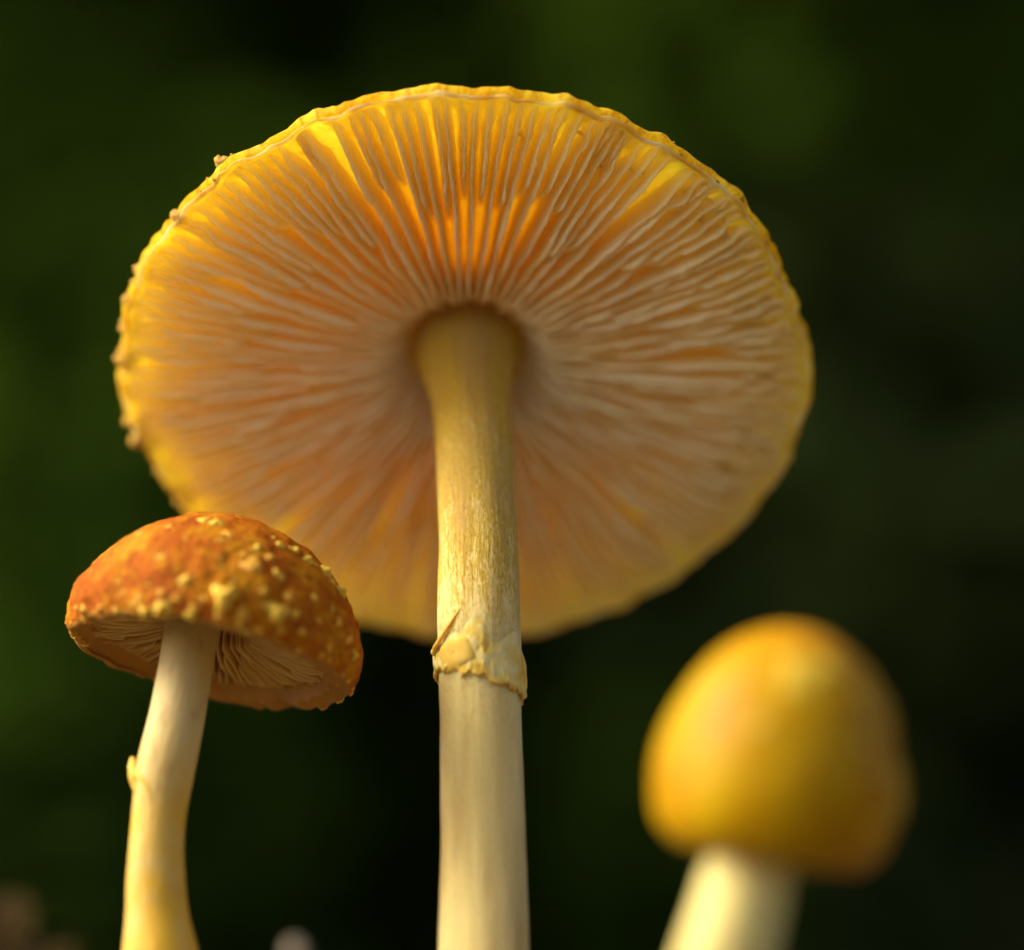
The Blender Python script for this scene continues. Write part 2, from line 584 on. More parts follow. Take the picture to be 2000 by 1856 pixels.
def build_undergrowth():
    # rounded leafy masses at different depths (cm), some nearer, with hollows between
    pos, size, nrm = [], [], []
    r2 = random.Random(4)
    masses = []
    for _ in range(34):
        d = r2.uniform(190, 330)
        masses.append((r2.uniform(-0.8, 1.0) * d * 0.34, d, r2.uniform(0.14, 0.75) * d, r2.uniform(22, 42)))
    # the paler bush at the upper right, the leafy edge at the left
    masses += [(P(1580, 0, 165)[0], P(1580, 0, 165)[1], P(1580, 0, 165)[2], 15)]
    masses += [(P(20, 1150, 175)[0], P(20, 1150, 175)[1], P(20, 1150, 175)[2], 16)]
    masses += [(P(60, 1600, 175)[0], P(60, 1600, 175)[1], P(60, 1600, 175)[2], 14)]
    # low plants in front of the bank
    for _ in range(9):
        d = r2.uniform(150, 190)
        masses.append((r2.choice((r2.uniform(-0.21, -0.14), r2.uniform(0.02, 0.1))) * d, d, r2.uniform(0.07, 0.20) * d, r2.uniform(10, 16)))
    for (cx, cy, cz, rad) in masses:
        n = int(900 * (rad / 30) ** 2)
        d = rng.normal(size=(n, 3))
        d /= np.linalg.norm(d, axis=1, keepdims=True)
        rr = rad * (0.55 + 0.5 * rng.random((n, 1)) ** 0.6) * (1 + 0.25 * noise(d * 2.5 + cx, 5)[:, None])
        pos.append(np.array((cx, cy, cz)) + d * rr * np.array((1, 0.8, 0.9)))
        nrm.append(d * 0.8 + rng.normal(size=(n, 3)) * 0.6 + np.array((0, -0.2, 0.5)))
        size.append(rng.uniform(4.5, 9.0, n))
    # leaves lying all over the bank behind them
    n = 16000
    x = rng.uniform(-330, 330, n)
    z = rng.uniform(0, 420, n)
    y = 335 + z * 0.45 + rng.uniform(-45, 10, n) 
    pos.append(np.stack([x, y, z], 1))
    nrm.append(rng.normal(size=(n, 3)) * 0.7 + np.array((0, -0.6, 0.6)))
    size.append(rng.uniform(7, 14, n))
    pos, size, nrm = np.concatenate(pos), np.concatenate(size), np.concatenate(nrm)
    lean = pos[:, 0] / pos[:, 1] + 0.05 * noise(pos * 0.02, 7) + 0.03 * noise(pos * 0.08, 8)
    dark = (lean > 0.065) & (pos[:, 2] / pos[:, 1] < 0.37 + 0.03 * noise(pos * 0.03, 9))
    o = leaf_cloud('undergrowth', pos[dark], size[dark], nrm[dark], LEAF_SHADED)
    tag(o, 'darkest undergrowth out of focus at the right', 'undergrowth', kind='stuff')
    o = leaf_cloud('undergrowth', pos[~dark], size[~dark], nrm[~dark], LEAF_GREEN)
    tag(o, 'green leafy undergrowth out of focus at the left and top', 'undergrowth', kind='stuff')


build_undergrowth()


def build_litter():
    n = 5200
    a = rng.uniform(0, 2 * math.pi, n)
    r = 75 * np.sqrt(rng.random(n))
    x, y = r * np.cos(a), 34 + r * np.sin(a)
    m = 700
    x = np.concatenate([x, rng.normal(-8.4, 2.4, m)])
    y = np.concatenate([y, rng.normal(41.5, 3.0, m)])
    # keep the litter off the camera
    ok = np.hypot(x, y) > 6
    x, y = x[ok], y[ok]
    z = ground_z(x, y) + rng.uniform(0.05, 0.35, len(x))
    e = 0.3
    nx = -(ground_z(x + e, y) - ground_z(x - e, y)) / (2 * e)
    ny = -(ground_z(x, y + e) - ground_z(x, y - e)) / (2 * e)
    nrm = np.stack([nx, ny, np.ones_like(nx)], 1)
    nrm /= np.linalg.norm(nrm, axis=1, keepdims=True)
    nrm = nrm + rng.normal(size=nrm.shape) * np.where(y > 38, 0.9, 0.35)[:, None]
    o = leaf_cloud('leaf_litter', np.stack([x, y, z], 1), rng.uniform(0.7, 2.0, len(x)), nrm, LITTER)
    tag(o, 'brown fallen leaves blurred in the bottom left corner', 'leaf litter', kind='stuff')


build_litter()


def build_pebble():
    c = P(575, 1858, 41.0)
    nu, nv = 28, 16
    th = np.linspace(0, 2 * math.pi, nu, endpoint=False)
    ph = np.linspace(0.02, math.pi - 0.02, nv)
    T, F = np.meshgrid(th, ph)
    d = np.stack([np.sin(F) * np.cos(T), np.sin(F) * np.sin(T), np.cos(F)], -1).reshape(-1, 3)
    v = d * np.array((0.16, 0.19, 0.22)) * (1 + 0.16 * fbm(d * 1.4, 2, 3))[:, None]
    me = mesh('pebble', v, grid_faces(nu, nv), mats=[PEBBLE])
    o = link('pebble', me)
    o.location = tuple(c * CM)
    tag(o, 'small pale blurred pebble at the bottom edge between left and middle stems', 'pebble')


build_pebble()


# ------------------------------------------------------------------ mushroom builders
def sweep(ctrl, n, nseg, disp=None, caps=True):
    """ctrl rows: px, py, depth, width in px. Returns world verts (cm), faces, rest, centre line, frames, radii."""
    pts = np.array([[*P(c[0], c[1], c[2]), c[3] / 2 * KPX / 1000 * TAN * c[2]] for c in ctrl])
    s = spline(pts, n * 4)
    seg = np.concatenate([[0], np.cumsum(np.linalg.norm(np.diff(s[:, :3], axis=0), axis=1))])
    u = np.linspace(0, seg[-1], n)
    s = np.stack([np.interp(u, seg, s[:, k]) for k in range(4)], 1)
    c, rad = s[:, :3], s[:, 3]
    T = np.gradient(c, axis=0)
    T /= np.linalg.norm(T, axis=1, keepdims=True)
    N1 = CAMX - (T @ CAMX)[:, None] * T
    N1 /= np.linalg.norm(N1, axis=1, keepdims=True)
    N2 = np.cross(T, N1)                      # T runs downwards: N2 points to the viewer or away
    if (N2 @ CAMF).mean() > 0:
        N2 = -N2                              # phi = 90 degrees faces the viewer
    th = np.linspace(0, 2 * math.pi, nseg, endpoint=False)
    rr = np.repeat(rad[:, None], nseg, 1)
    rest = np.stack([np.cos(th)[None, :] * rr, np.sin(th)[None, :] * rr, np.repeat(u[:, None], nseg, 1)], -1)
    if disp is not None:
        rr = rr + disp(np.repeat(th[None, :], n, 0), np.repeat(u[:, None], nseg, 1), rest.reshape(-1, 3)).reshape(n, nseg)
    v = c[:, None, :] + (np.cos(th)[None, :, None] * N1[:, None, :] + np.sin(th)[None, :, None] * N2[:, None, :]) * rr[..., None]
    v = v.reshape(-1, 3)
    f = grid_faces(nseg, n)
    if caps:
        f.append(tuple(range(nseg)))
        f.append(tuple(range((n - 1) * nseg, n * nseg))[::-1])
    return v, f, rest.reshape(-1, 3), (c, N1, N2, T, u, rad)


def revolve(prof, nu, disp, split):
    """Closed cap: prof rows (r, z) from the apex over the lip to the stem. disp(verts, j) moves the points. Rows >= split get slot 1."""
    nv = len(prof)
    th = np.linspace(0, 2 * math.pi, nu, endpoint=False)
    r, z = prof[:, 0], prof[:, 1]
    v = np.stack([r[:, None] * np.cos(th), r[:, None] * np.sin(th), np.repeat(z[:, None], nu, 1)], -1)
    v = disp(v, th)
    f = grid_faces(nu, nv)
    fm = [0 if j < split else 1 for j in range(nv - 1) for _ in range(nu)]
    v = v.reshape(-1, 3)
    f = [q[::-1] for q in f]
    f.append(tuple(range(nu)))
    fm.append(0)
    f.append(tuple(range((nv - 1) * nu, nv * nu))[::-1])
    fm.append(1)
    return v, f, fm


def gill_mesh(name, phi, r0, r1, zf, ze, mat, thick, wav, seed, warp, nseg=56, rag=0.022, inner_round=0.18, outer_round=0.22, flare=0.0):
    """One radial blade in the cap's own space: rooted in the flesh zf(r), free edge at ze(r), wavy sideways."""
    r = np.linspace(r0, r1, nseg)
    top = zf(r) + 0.03
    depth = np.maximum(zf(r) - ze(r), 0.0)
    depth = depth * np.clip(sstep(0, inner_round, r - r0), 0, 1) ** (0.5 if inner_round < 0.5 else 0.8) * np.sqrt(np.clip((r1 - r) / outer_round, 0, 1) ** 0.8)
    q = np.stack([r * 2.2, np.full(nseg, seed * 3.7), np.zeros(nseg)], 1)
    ragged = fbm(np.stack([r * 9, np.full(nseg, seed * 1.3), np.zeros(nseg)], 1), seed, 3) * rag * 1.6 + np.abs(noise(np.stack([r * 30, np.full(nseg, seed * 2.1), np.zeros(nseg)], 1), seed)) * rag
    depth = np.maximum(depth * (1 + 0.13 * noise(q, seed)) + ragged * sstep(0.02, 0.12, depth), 0.0)
    lat = noise(q * np.array((0.6, 1, 1)), seed + 50) * 0.013 * sstep(r0, r0 + 1.2, r) + warp(r)
    lat = lat + wav * sstep(0.72, 0.97, r / r1) * noise(np.stack([r * 4.2, np.full(nseg, seed * 5.1), np.zeros(nseg)], 1), seed + 9)
    levels = [0.0, 0.22, 0.5, 0.86, 1.0]
    prof = [(lv, sg) for lv in levels[:-1] for sg in (1,)] + [(1.0, 0.45), (1.0, -0.45)] + [(lv, -1) for lv in levels[-2::-1]]
    cols = []
    hz = []
    for lv, sg in prof:
        t = (thick * (1.1 - 0.3 * lv) + np.maximum(flare * r - thick, 0) * (1 - lv) ** 2) * sg
        sway = lat + 0.010 * lv * noise(np.stack([r * 5, np.full(nseg, seed * 0.9), np.full(nseg, lv)], 1), seed + 3)
        z = top - (depth + 0.03) * lv
        cols.append(np.stack([r, sway + t, z], 1))
        hz.append((depth + 0.03) * (1 - lv))
    k = len(prof)
    v = np.stack(cols, 1).reshape(-1, 3)
    rest = np.stack([np.repeat(r, k), np.full(nseg * k, seed * 2.3), np.stack(hz, 1).reshape(-1)], 1)
    c, s = math.cos(phi), math.sin(phi)
    v = np.stack([v[:, 0] * c - v[:, 1] * s, v[:, 0] * s + v[:, 1] * c, v[:, 2]], 1)
    f = grid_faces(k, nseg, False)            # open where it joins the flesh
    return mesh(name, v, f, rest=rest, mats=[mat])


def wart_mesh(name, seed, flat=0.7, mat=WART, n=12):
    """A low crumbly pyramid, about one unit (cm) across."""
    rows = [(0.55, -0.12), (0.50, 0.10), (0.36, 0.36), (0.20, 0.55), (0.06, 0.62)]
    th = np.linspace(0, 2 * math.pi, n, endpoint=False)
    v = []
    for r, z in rows:
        p = np.stack([r * np.cos(th), r * np.sin(th), np.full(n, z * flat)], 1)
        d = fbm(p * 3.6 + seed * 7.1, seed, 3)
        p[:, :2] *= (1 + 0.8 * d)[:, None]
        p[:, 2] += 0.35 * d * flat * (z > 0)
        v.append(p)
    v = np.concatenate(v)
    f = grid_faces(n, len(rows))
    f.append(tuple(range((len(rows) - 1) * n, len(rows) * n)))
    return mesh(name, v, f, mats=[mat])


def base_of(c):
    o = bpy.data.objects.new('mushroom', None)
    COL.objects.link(o)
    o.empty_display_size = 0.01
    o.location = tuple(c * CM)
    return o


GROUP = 'yellow mushrooms growing together'

# ------------------------------------------------------------------ the tall mushroom in the middle
big_ctrl = [(908, 640, 35.75, 255), (908, 672, 35.50, 222), (909, 705, 35.25, 192), (913, 750, 34.95, 165), (918, 800, 34.65, 150), (924, 880, 34.2, 147), (928, 1000, 33.65, 152),
            (931, 1130, 33.15, 158), (932, 1250, 32.85, 162), (935, 1400, 32.55, 157), (938, 1600, 32.2, 161), (940, 1750, 31.95, 168), (940, 1870, 31.7, 176),
            (938, 2150, 31.2, 196), (934, 2500, 30.7, 220), (930, 2850, 30.3, 300), (928, 3060, 30.1, 280), (928, 3130, 30.05, 160)]


def big_disp(th, u, p):
    lon = fbm(p * np.array((7, 7, 0.5)), 21, 3) * 0.012
    lump = fbm(p * np.array((1.3, 1.3, 0.7)), 23, 3) * 0.025
    return (lon.reshape(th.shape) + lump.reshape(th.shape)) * sstep(0.8, 2.0, u)


bv, bf, brest, (bc, bN1, bN2, bT, bu, brad) = sweep(big_ctrl, 330, 120, big_disp)
base = bc[-1] - bT[-1] * 0.1
big = base_of(base)
tag(big, 'tall mushroom in the middle showing the wide gilled underside of its cap', 'mushroom', GROUP)
link('stem', mesh('stem', bv - base, bf, rest=brest, mats=[STEM_BIG]), big)

# cap frame: z along the axis, +y towards the viewer's side of the rim
TILT = R(39.2)
cz = cdir(0.0, math.sin(TILT), math.cos(TILT))
cx = CAMX - (CAMX @ cz) * cz
cx /= np.linalg.norm(cx)
cy = np.cross(cz, cx)
cap_c = P(905, 747, 35.0)
RB = 4.30
Zf_r = np.array([0, 0.6, 1.2, 2.0, 2.8, 3.4, 3.8, 4.05, 4.3])
Zf_z = np.array([0.74, 0.73, 0.70, 0.62, 0.50, 0.37, 0.25, 0.12, 0.0])
Ze_z = np.array([0.50, 0.48, 0.24, 0.09, 0.03, 0.01, 0.01, 0.02, 0.0])


def big_zf(r):
    return np.interp(r, Zf_r, Zf_z)


def big_ze(r):
    return np.interp(r, Zf_r, Ze_z)


outer = spline([(0.02, 1.60), (0.7, 1.50), (1.4, 1.22), (2.2, 0.94), (3.2, 0.66), (3.85, 0.43), (4.18, 0.25), (4.30, 0.10), (4.29, 0.0), (4.22, -0.03)], 60)
under = np.array([(r, big_zf(r)) for r in np.linspace(4.12, 0.25, 46)])
big_prof = np.vstack([outer, under])


def rim_wave(th):
    q = np.stack([np.cos(th) * 2.2, np.sin(th) * 2.2, np.zeros_like(th)], 1)
    q2 = np.stack([np.cos(th) * 14, np.sin(th) * 14, np.zeros_like(th)], 1)
    dg = np.degrees(th) % 360
    dent = 0.07 * np.exp(-((dg - 50) / 24) ** 2) + 0.03 * np.exp(-((dg - 148) / 22) ** 2)
    return -dent + 0.05 * noise(q, 31) + 0.030 * noise(q2 * 0.5, 36) + 0.034 * noise(q2, 37) + 0.022 * noise(q2 * 2.3, 38)


def rim_lift(th):
    q = np.stack([np.cos(th) * 1.8, np.sin(th) * 1.8, np.full_like(th, 3.3)], 1)
    q2 = np.stack([np.cos(th) * 12, np.sin(th) * 12, np.full_like(th, 3.3)], 1)
    return 0.045 * noise(q, 41) + 0.02 * noise(q2, 43)


def big_cap_disp(v, th):
    r = np.hypot(v[..., 0], v[..., 1])
    k = sstep(2.6, 4.3, r)
    sc = 1 + (rim_wave(th)[None, :] * k) / np.maximum(r, 0.3)
    v[..., :2] *= sc[..., None]
    v[..., 2] += rim_lift(th)[None, :] * k
    # furrows of the striate margin
    st = 1.3 * noise(np.stack([np.cos(th) * 17, np.sin(th) * 17, 0 * th], 1), 47)[None, :] + 0.5 * np.sin(th * 90 + 6 * noise(np.stack([np.cos(th) * 4, np.sin(th) * 4, 0 * th], 1), 48))[None, :]
    n = len(outer)
    v[:n, :, 2] += 0.011 * st * sstep(3.3, 4.2, r[:n])
    v[:n, :, :2] *= (1 + 0.0026 * st * sstep(3.6, 4.25, r[:n]))[..., None]
    d = fbm(v.reshape(-1, 3) * 3.0, 49, 3).reshape(r.shape)
    v[:n, :, 2] += d[:n] * 0.03
    # little pockets on the flesh near the rim
    m = fbm(v[n:].reshape(-1, 3) * np.array((5.5, 5.5, 5.5)), 53, 2).reshape(r[n:].shape)
    v[n:, :, 2] += m * 0.05 * sstep(3.0, 3.8, r[n:]) * (1 - sstep(4.0, 4.12, r[n:]))
    return v


cv, cf, cfm = revolve(big_prof, 480, big_cap_disp, len(outer) - 1)
cap_m4 = frame4(cap_c - base, cx * 0.98, cy * 0.98, cz * 0.98)
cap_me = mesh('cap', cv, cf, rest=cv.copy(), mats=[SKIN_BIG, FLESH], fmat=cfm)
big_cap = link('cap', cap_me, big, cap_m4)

# pale ragged lip
nu, nk = 520, 8
th = np.linspace(0, 2 * math.pi, nu, endpoint=False)
a = np.linspace(0, 2 * math.pi, nk, endpoint=False)
q = np.stack([np.cos(th) * 9, np.sin(th) * 9, np.full(nu, 1.7)], 1)
tr = 0.020 * (1 + 0.65 * noise(q, 61) + 0.3 * noise(q * 3.1, 62))
rc = 4.245 + rim_wave(th) + 0.012 * noise(q * 2, 63)
zc = -0.035 + rim_lift(th) + 0.016 * noise(q * 1.6, 64)
v = []
for k in range(nk):
    rr = rc + tr * 1.25 * math.cos(a[k])
    v.append(np.stack([rr * np.cos(th), rr * np.sin(th), zc + tr * math.sin(a[k])], 1))
f = grid_faces(nu, nk)
f += [((nk - 1) * nu + i, (nk - 1) * nu + (i + 1) % nu, (i + 1) % nu, i) for i in range(nu)]
link('margin', mesh('margin', np.concatenate(v), f, mats=[MARGIN]), big_cap)

# gills: full ones alternate with shorter ones that stop on the way in
gr = random.Random(12)
N_FULL = 74
gill_phis = []
for i in range(N_FULL):
    ph = 2 * math.pi * (i + gr.uniform(-0.07, 0.07)) / N_FULL
    gill_phis.append((ph, gr.uniform(0.70, 0.84)))
    if gr.random() < 0.96:
        gill_phis.append((2 * math.pi * (i + 0.5 + gr.uniform(-0.07, 0.07)) / N_FULL, gr.triangular(1.3, 3.2, 2.3)))
for i in range(N_FULL):
    for q in (0.25, 0.75):
        if gr.random() < 0.06 + 0.5 * max(0.0, math.cos(2 * math.pi * i / N_FULL - 0.2)):
            gill_phis.append((2 * math.pi * (i + q + gr.uniform(-.05, .05)) / N_FULL, gr.uniform(3.15, 3.6)))
gill_phis.sort()
bend = random.Random(5)
for k, (ph, r0) in enumerate(gill_phis):
    ga = bend.uniform(-0.022, 0.022)
    gb = bend.uniform(0, 6.28)

    def warp(r, ga=ga, gb=gb):
        return ga * sstep(1.2, 4.2, r) + 0.006 * np.sin(r * 3.0 + gb)
    rw = float(rim_wave(np.array([ph]))[0])
    me = gill_mesh('gill', ph, r0, 4.22 + rw * 0.8 + bend.uniform(-0.06, 0.02), big_zf, big_ze, GILL, 0.025 + bend.uniform(-.004, .005), 0.028 + 0.05 * max(0.0, math.cos(ph - 0.15)) ** 1.5, k + 1, warp, inner_round=bend.uniform(0.5, 0.8) if r0 > 1.1 else 0.4, outer_round=0.40, flare=0.0225)
    link('gill', me, big_cap)

# crimped cross folds tying the gill ends together near the rim
cr = random.Random(9)
V, F = [], []
for k in range(len(gill_phis)):
    for _ in range(4):
        p0 = gill_phis[k][0]
        p1 = gill_phis[(k + 1) % len(gill_phis)][0]
        if p1 < p0:
            p1 += 2 * math.pi
        side = max(0.0, math.cos((p0 + p1) / 2 + 0.10)) ** 3        # at the right-hand rim
        if cr.random() > 1.1 * side:
            continue
        r = cr.uniform(3.5, 4.16)
        dr = cr.uniform(-0.12, 0.12)
        n = 7
        t = np.linspace(-0.08, 1.08, n)
        ph = p0 + (p1 - p0) * t
        rr = r + dr * t + 0.05 * np.sin(t * math.pi) * cr.choice((-1, 1)) + float(rim_wave(np.array([p0]))[0])
        zt = big_zf(rr) + 0.02
        zb = np.maximum(big_zf(rr) - 0.42 * (big_zf(rr) - big_ze(rr)) - 0.02, -0.02) + 0.03 * np.sin(t * math.pi)
        b0 = sum(len(x) for x in V)
        w_ = 0.011
        rows = []
        for (dz, ww) in ((zt, 1), (zb, 0.6), (zb, -0.6), (zt, -1)):
            r_ = rr + ww * w_
            rows.append(np.stack([r_ * np.cos(ph), r_ * np.sin(ph), dz], 1))
        V.append(np.concatenate(rows))
        F += grid_faces(n, 4, False, b0)
folds = link('rim_fold', mesh('rim_fold', np.concatenate(V), F, rest=np.concatenate(V) * 0 + np.array((0, 0, 0.05)), mats=[GILL]), big_cap)
folds['kind'] = 'stuff'

# crumbs of veil on the outside of the rim
wart_a = [wart_mesh('wart', s, 0.9, WART_BROWN) for s in (1, 2, 3)]
wr = random.Random(3)
crumbs = [(152, .15, .1), (156, .10, .05), (160, .13, .08), (167, .20, .1), (171, .17, .12), (177, .13, .1), (184, .19, .1), (190, .12, .12), (197, .15, .08), (203, .12, .1), (91, .12, .2), (99, .09, .2), (64, .09, .2)]
crumbs += [(wr.choice((wr.uniform(-60, 260), wr.uniform(140, 235))), wr.uniform(.07, .16), wr.uniform(.02, .22)) for _ in range(18)]
crumbs += [(wr.choice((wr.uniform(120, 240), wr.uniform(-60, 60))), wr.uniform(.035, .075), wr.uniform(-.03, .2)) for _ in range(60)]
for deg, sz, up in crumbs:
    sz *= 1.15 if sz > 0.085 and deg > 140 else 0.75
    p = R(deg)
    rw = float(rim_wave(np.array([p]))[0])
    o = Vector((math.cos(p), math.sin(p), 0.25)).normalized()
    q = o.to_track_quat('Z', 'Y').to_matrix().to_4x4()
    m = Matrix.Translation(Vector(((4.27 + rw) * math.cos(p), (4.27 + rw) * math.sin(p), up + float(rim_lift(np.array([p]))[0]))) * CM) @ q @ Matrix.Diagonal((sz, sz, sz * wr.uniform(0.6, 1.2), 1))
    link('wart', wr.choice(wart_a), big_cap, m)


# ring left by the veil
def at_stem(fr, u, phi, off):
    c, N1, N2, T, uu, rad = fr
    i = np.stack([np.interp(u, uu, c[:, k]) for k in range(3)], -1)
    n1 = np.stack([np.interp(u, uu, N1[:, k]) for k in range(3)], -1)
    n2 = np.stack([np.interp(u, uu, N2[:, k]) for k in range(3)], -1)
    rr = np.interp(u, uu, rad) + off
    return i + (np.cos(phi)[..., None] * n1 + np.sin(phi)[..., None] * n2) * rr[..., None]


def u_at(fr, py):
    """Distance along a stem whose centre line passes picture height py."""
    c = fr[0]
    yy = c @ CAMU / (c @ CAMF)
    return float(np.interp(-(928 - py * KPX) / 1000 * TAN, -yy, fr[4]))


bfr = (bc, bN1, bN2, bT, bu, brad)
nu, nv = 220, 40
phi = np.linspace(0, 2 * math.pi, nu, endpoint=False)
circ = np.stack([np.cos(phi), np.sin(phi), 0 * phi], 1)
# lower edge: high at the left, falling to the right; ragged
u_top = u_at(bfr, 1222) + 0.16 * noise(circ * 2, 71)
u_bot = u_at(bfr, 1335) + np.cos(phi + 0.15) * (u_at(bfr, 1362) - u_at(bfr, 1312)) * 0.5 + 0.035 * noise(circ * 3, 73) + 0.035 * noise(circ * 9, 75) + 0.035 * noise(circ * 22, 76)
lift = 0.022 + 0.012 * noise(circ * 1.6, 77) + 0.010 * np.cos(phi) ** 2
rows = []
for j in range(nv):
    t = j / (nv - 1)
    u = u_top + (u_bot - u_top) * t
    q = np.stack([np.cos(phi) * 2.5, np.sin(phi) * 2.5, u * 2.5], 1)
    off = -0.022 + 0.026 * sstep(0.0, 0.35, t) + lift * sstep(0.25, 0.9, t) + 0.016 * fbm(q, 79, 3) * sstep(0.1, 0.6, t) + 0.010 * fbm(q * 5, 80, 2) * sstep(0.2, 0.6, t) + 0.012 * sstep(0.8, 0.97, t) * (1 + noise(circ * 8, 81))
    rows.append(at_stem(bfr, u, phi, off))
rows.append(at_stem(bfr, u_bot + 0.022, phi, lift * 0.75))
rows.append(at_stem(bfr, u_bot - 0.01, phi, lift * 0.3))
rows.append(at_stem(bfr, u_bot - 0.06, phi, -0.03 + 0 * phi))
nrow = len(rows)
fm = [0 if j < nv - 3 else 1 for j in range(nrow - 1) for _ in range(nu)]
ring = link('ring', mesh('ring', np.concatenate(rows) - base, grid_faces(nu, nrow), mats=[VEIL, VEIL_EDGE], fmat=fm), big)


def ridge(name, pts, rad, parent, origin, mat, nk=8):
    """A tapering bent roll through world points."""
    s = spline(pts, 26)
    T = np.gradient(s, axis=0)
    T /= np.linalg.norm(T, axis=1, keepdims=True)
    A = np.cross(T, CAMF)
    A /= np.linalg.norm(A, axis=1, keepdims=True)
    B = np.cross(T, A)
    a_ = np.linspace(0, 2 * math.pi, nk, endpoint=False)
    tt = np.linspace(0, 1, 26)
    rr = np.interp(tt, np.linspace(0, 1, len(rad)), rad)
    v_ = s[:, None, :] + (np.cos(a_)[None, :, None] * A[:, None, :] + np.sin(a_)[None, :, None] * B[:, None, :]) * rr[:, None, None]
    v_ = v_.reshape(-1, 3)
    v_ = v_ + 0.010 * fbm(v_ * 8, 5, 2)[:, None] + 0.006 * fbm(v_ * 22, 6, 2)[:, None]
    f_ = grid_faces(nk, 26)
    f_.append(tuple(range(nk)))
    f_.append(tuple(range(25 * nk, 26 * nk))[::-1])
    return link(name, mesh(name, v_ - origin, f_, mats=[mat]), parent)


def stem_pt(fr, py, phi_deg, off):
    return at_stem(fr, np.array([u_at(fr, py)]), np.array([R(phi_deg)]), np.array([off]))[0]


ridge('veil_fold', [stem_pt(bfr, 1204, 116, -0.01), stem_pt(bfr, 1222, 126, 0.012), stem_pt(bfr, 1243, 139, 0.03), stem_pt(bfr, 1262, 156, 0.045), stem_pt(bfr, 1270, 176, 0.05)],
      [0.008, 0.018, 0.024, 0.030, 0.040], ring, base, VEIL_YELLOW)
ridge('veil_fold', [stem_pt(bfr, 1268, 182, 0.03), stem_pt(bfr, 1278, 176, 0.04), stem_pt(bfr, 1296, 170, 0.045), stem_pt(bfr, 1308, 166, 0.03)], [0.03, 0.026, 0.028, 0.02], ring, base, VEIL)
ridge('veil_fold', [stem_pt(bfr, 1262, 5, -0.01), stem_pt(bfr, 1300, 8, 0.03), stem_pt(bfr, 1340, 4, 0.04), stem_pt(bfr, 1366, 14, 0.02)], [0.015, 0.03, 0.035, 0.02], ring, base, VEIL_YELLOW)
# the rounded yellow patch of veil on the ring
nu2, nv2 = 26, 9
V = []
for j in range(nv2):
    t = j / (nv2 - 1)
    a_ = np.linspace(0, 2 * math.pi, nu2, endpoint=False)
    wob = 1 + 0.38 * noise(np.stack([np.cos(a_) * 1.6, np.sin(a_) * 1.6, 0 * a_], 1), 91)
    du = 0.21 * t * np.sin(a_) * wob
    dp = R(33) * t * np.cos(a_) * wob
    u0 = u_at(bfr, 1286)
    V.append(at_stem(bfr, u0 + du, R(124) + dp, 0.026 + 0.026 * (1 - t ** 3) * np.ones_like(a_) - 0.05 * t ** 8))
link('veil_patch', mesh('veil_patch', np.concatenate(V) - base, grid_faces(nu2, nv2) + [tuple(range(nu2))], mats=[VEIL_YELLOW]), ring)

# ------------------------------------------------------------------ the small mushroom at the left
l_ctrl = [(384, 1165, 32.75, 150), (380, 1185, 32.7, 120), (374, 1215, 32.6, 108), (364, 1280, 32.45, 106), (352, 1350, 32.3, 107), (336, 1430, 32.1, 112), (321, 1500, 31.95, 116), (309, 1590, 31.8, 107),
          (303, 1690, 31.6, 109), (305, 1780, 31.45, 122), (311, 1860, 31.3, 148), (318, 1960, 31.1, 172), (318, 2120, 30.8, 176), (300, 2400, 30.4, 180), (280, 2750, 29.9, 240), (275, 3030, 29.5, 230), (275, 3120, 29.4, 120)]


def l_disp(th, u, p):
    d = fbm(p * np.array((1.6, 1.6, 0.9)), 121, 3).reshape(th.shape) * 0.02
    return d * sstep(0.2, 1.0, u)


lv, lf, lrest, lfr = sweep(l_ctrl, 240, 72, l_disp)
lbase = lfr[0][-1]
left = base_of(lbase)
tag(left, 'small mushroom at the left with an orange cap covered in yellow warts', 'mushroom', GROUP)
link('stem', mesh('stem', lv - lbase, lf, rest=lrest, mats=[STEM_LEFT]), left)
# torn tab of veil and the low fold running down from it
def tab(fr, parent, origin):
    o = ridge('veil_tab', [stem_pt(fr, 1545, 150, -0.03), stem_pt(fr, 1520, 162, 0.0), stem_pt(fr, 1500, 174, 0.030), stem_pt(fr, 1484, 180, 0.055)], [0.04, 0.062, 0.058, 0.030], parent, origin, VEIL_YELLOW)
    ridge('veil_tab', [stem_pt(fr, 1512, 160, -0.01), stem_pt(fr, 1522, 138, -0.012), stem_pt(fr, 1542, 116, -0.016), stem_pt(fr, 1580, 104, -0.03)], [0.035, 0.035, 0.032, 0.02], parent, origin, VEIL_YELLOW)


tab(lfr, left, lbase)

lz = cdir(0.20, math.cos(R(21)), math.sin(R(21)))
lx = CAMX - (CAMX @ lz) * lz
lx /= np.linalg.norm(lx)
ly = np.cross(lz, lx)
lcap_c = P(408, 1274, 32.6)
LR = 1.68
l_outer = spline([(0.01, 1.62), (0.45, 1.56), (0.95, 1.33), (1.38, 0.94), (1.62, 0.52), (1.68, 0.24), (1.66, 0.04), (1.57, -0.09), (1.44, -0.07)], 70)
LZr = np.array([0, 0.4, 0.80, 1.12, 1.32, 1.43])
LZf = np.array([0.50, 0.46, 0.38, 0.28, 0.14, -0.02])
LZe = np.array([0.36, 0.28, 0.15, 0.08, 0.05, -0.02])


def l_zf(r):
    return np.interp(r, LZr, LZf)


def l_ze(r):
    return np.interp(r, LZr, LZe)


l_under = np.array([(r, l_zf(r)) for r in np.linspace(1.42, 0.15, 26)])
l_prof = np.vstack([l_outer, l_under])


LSHIFT = -0.07                              # the opening sits off centre, the right-hand margin is thicker


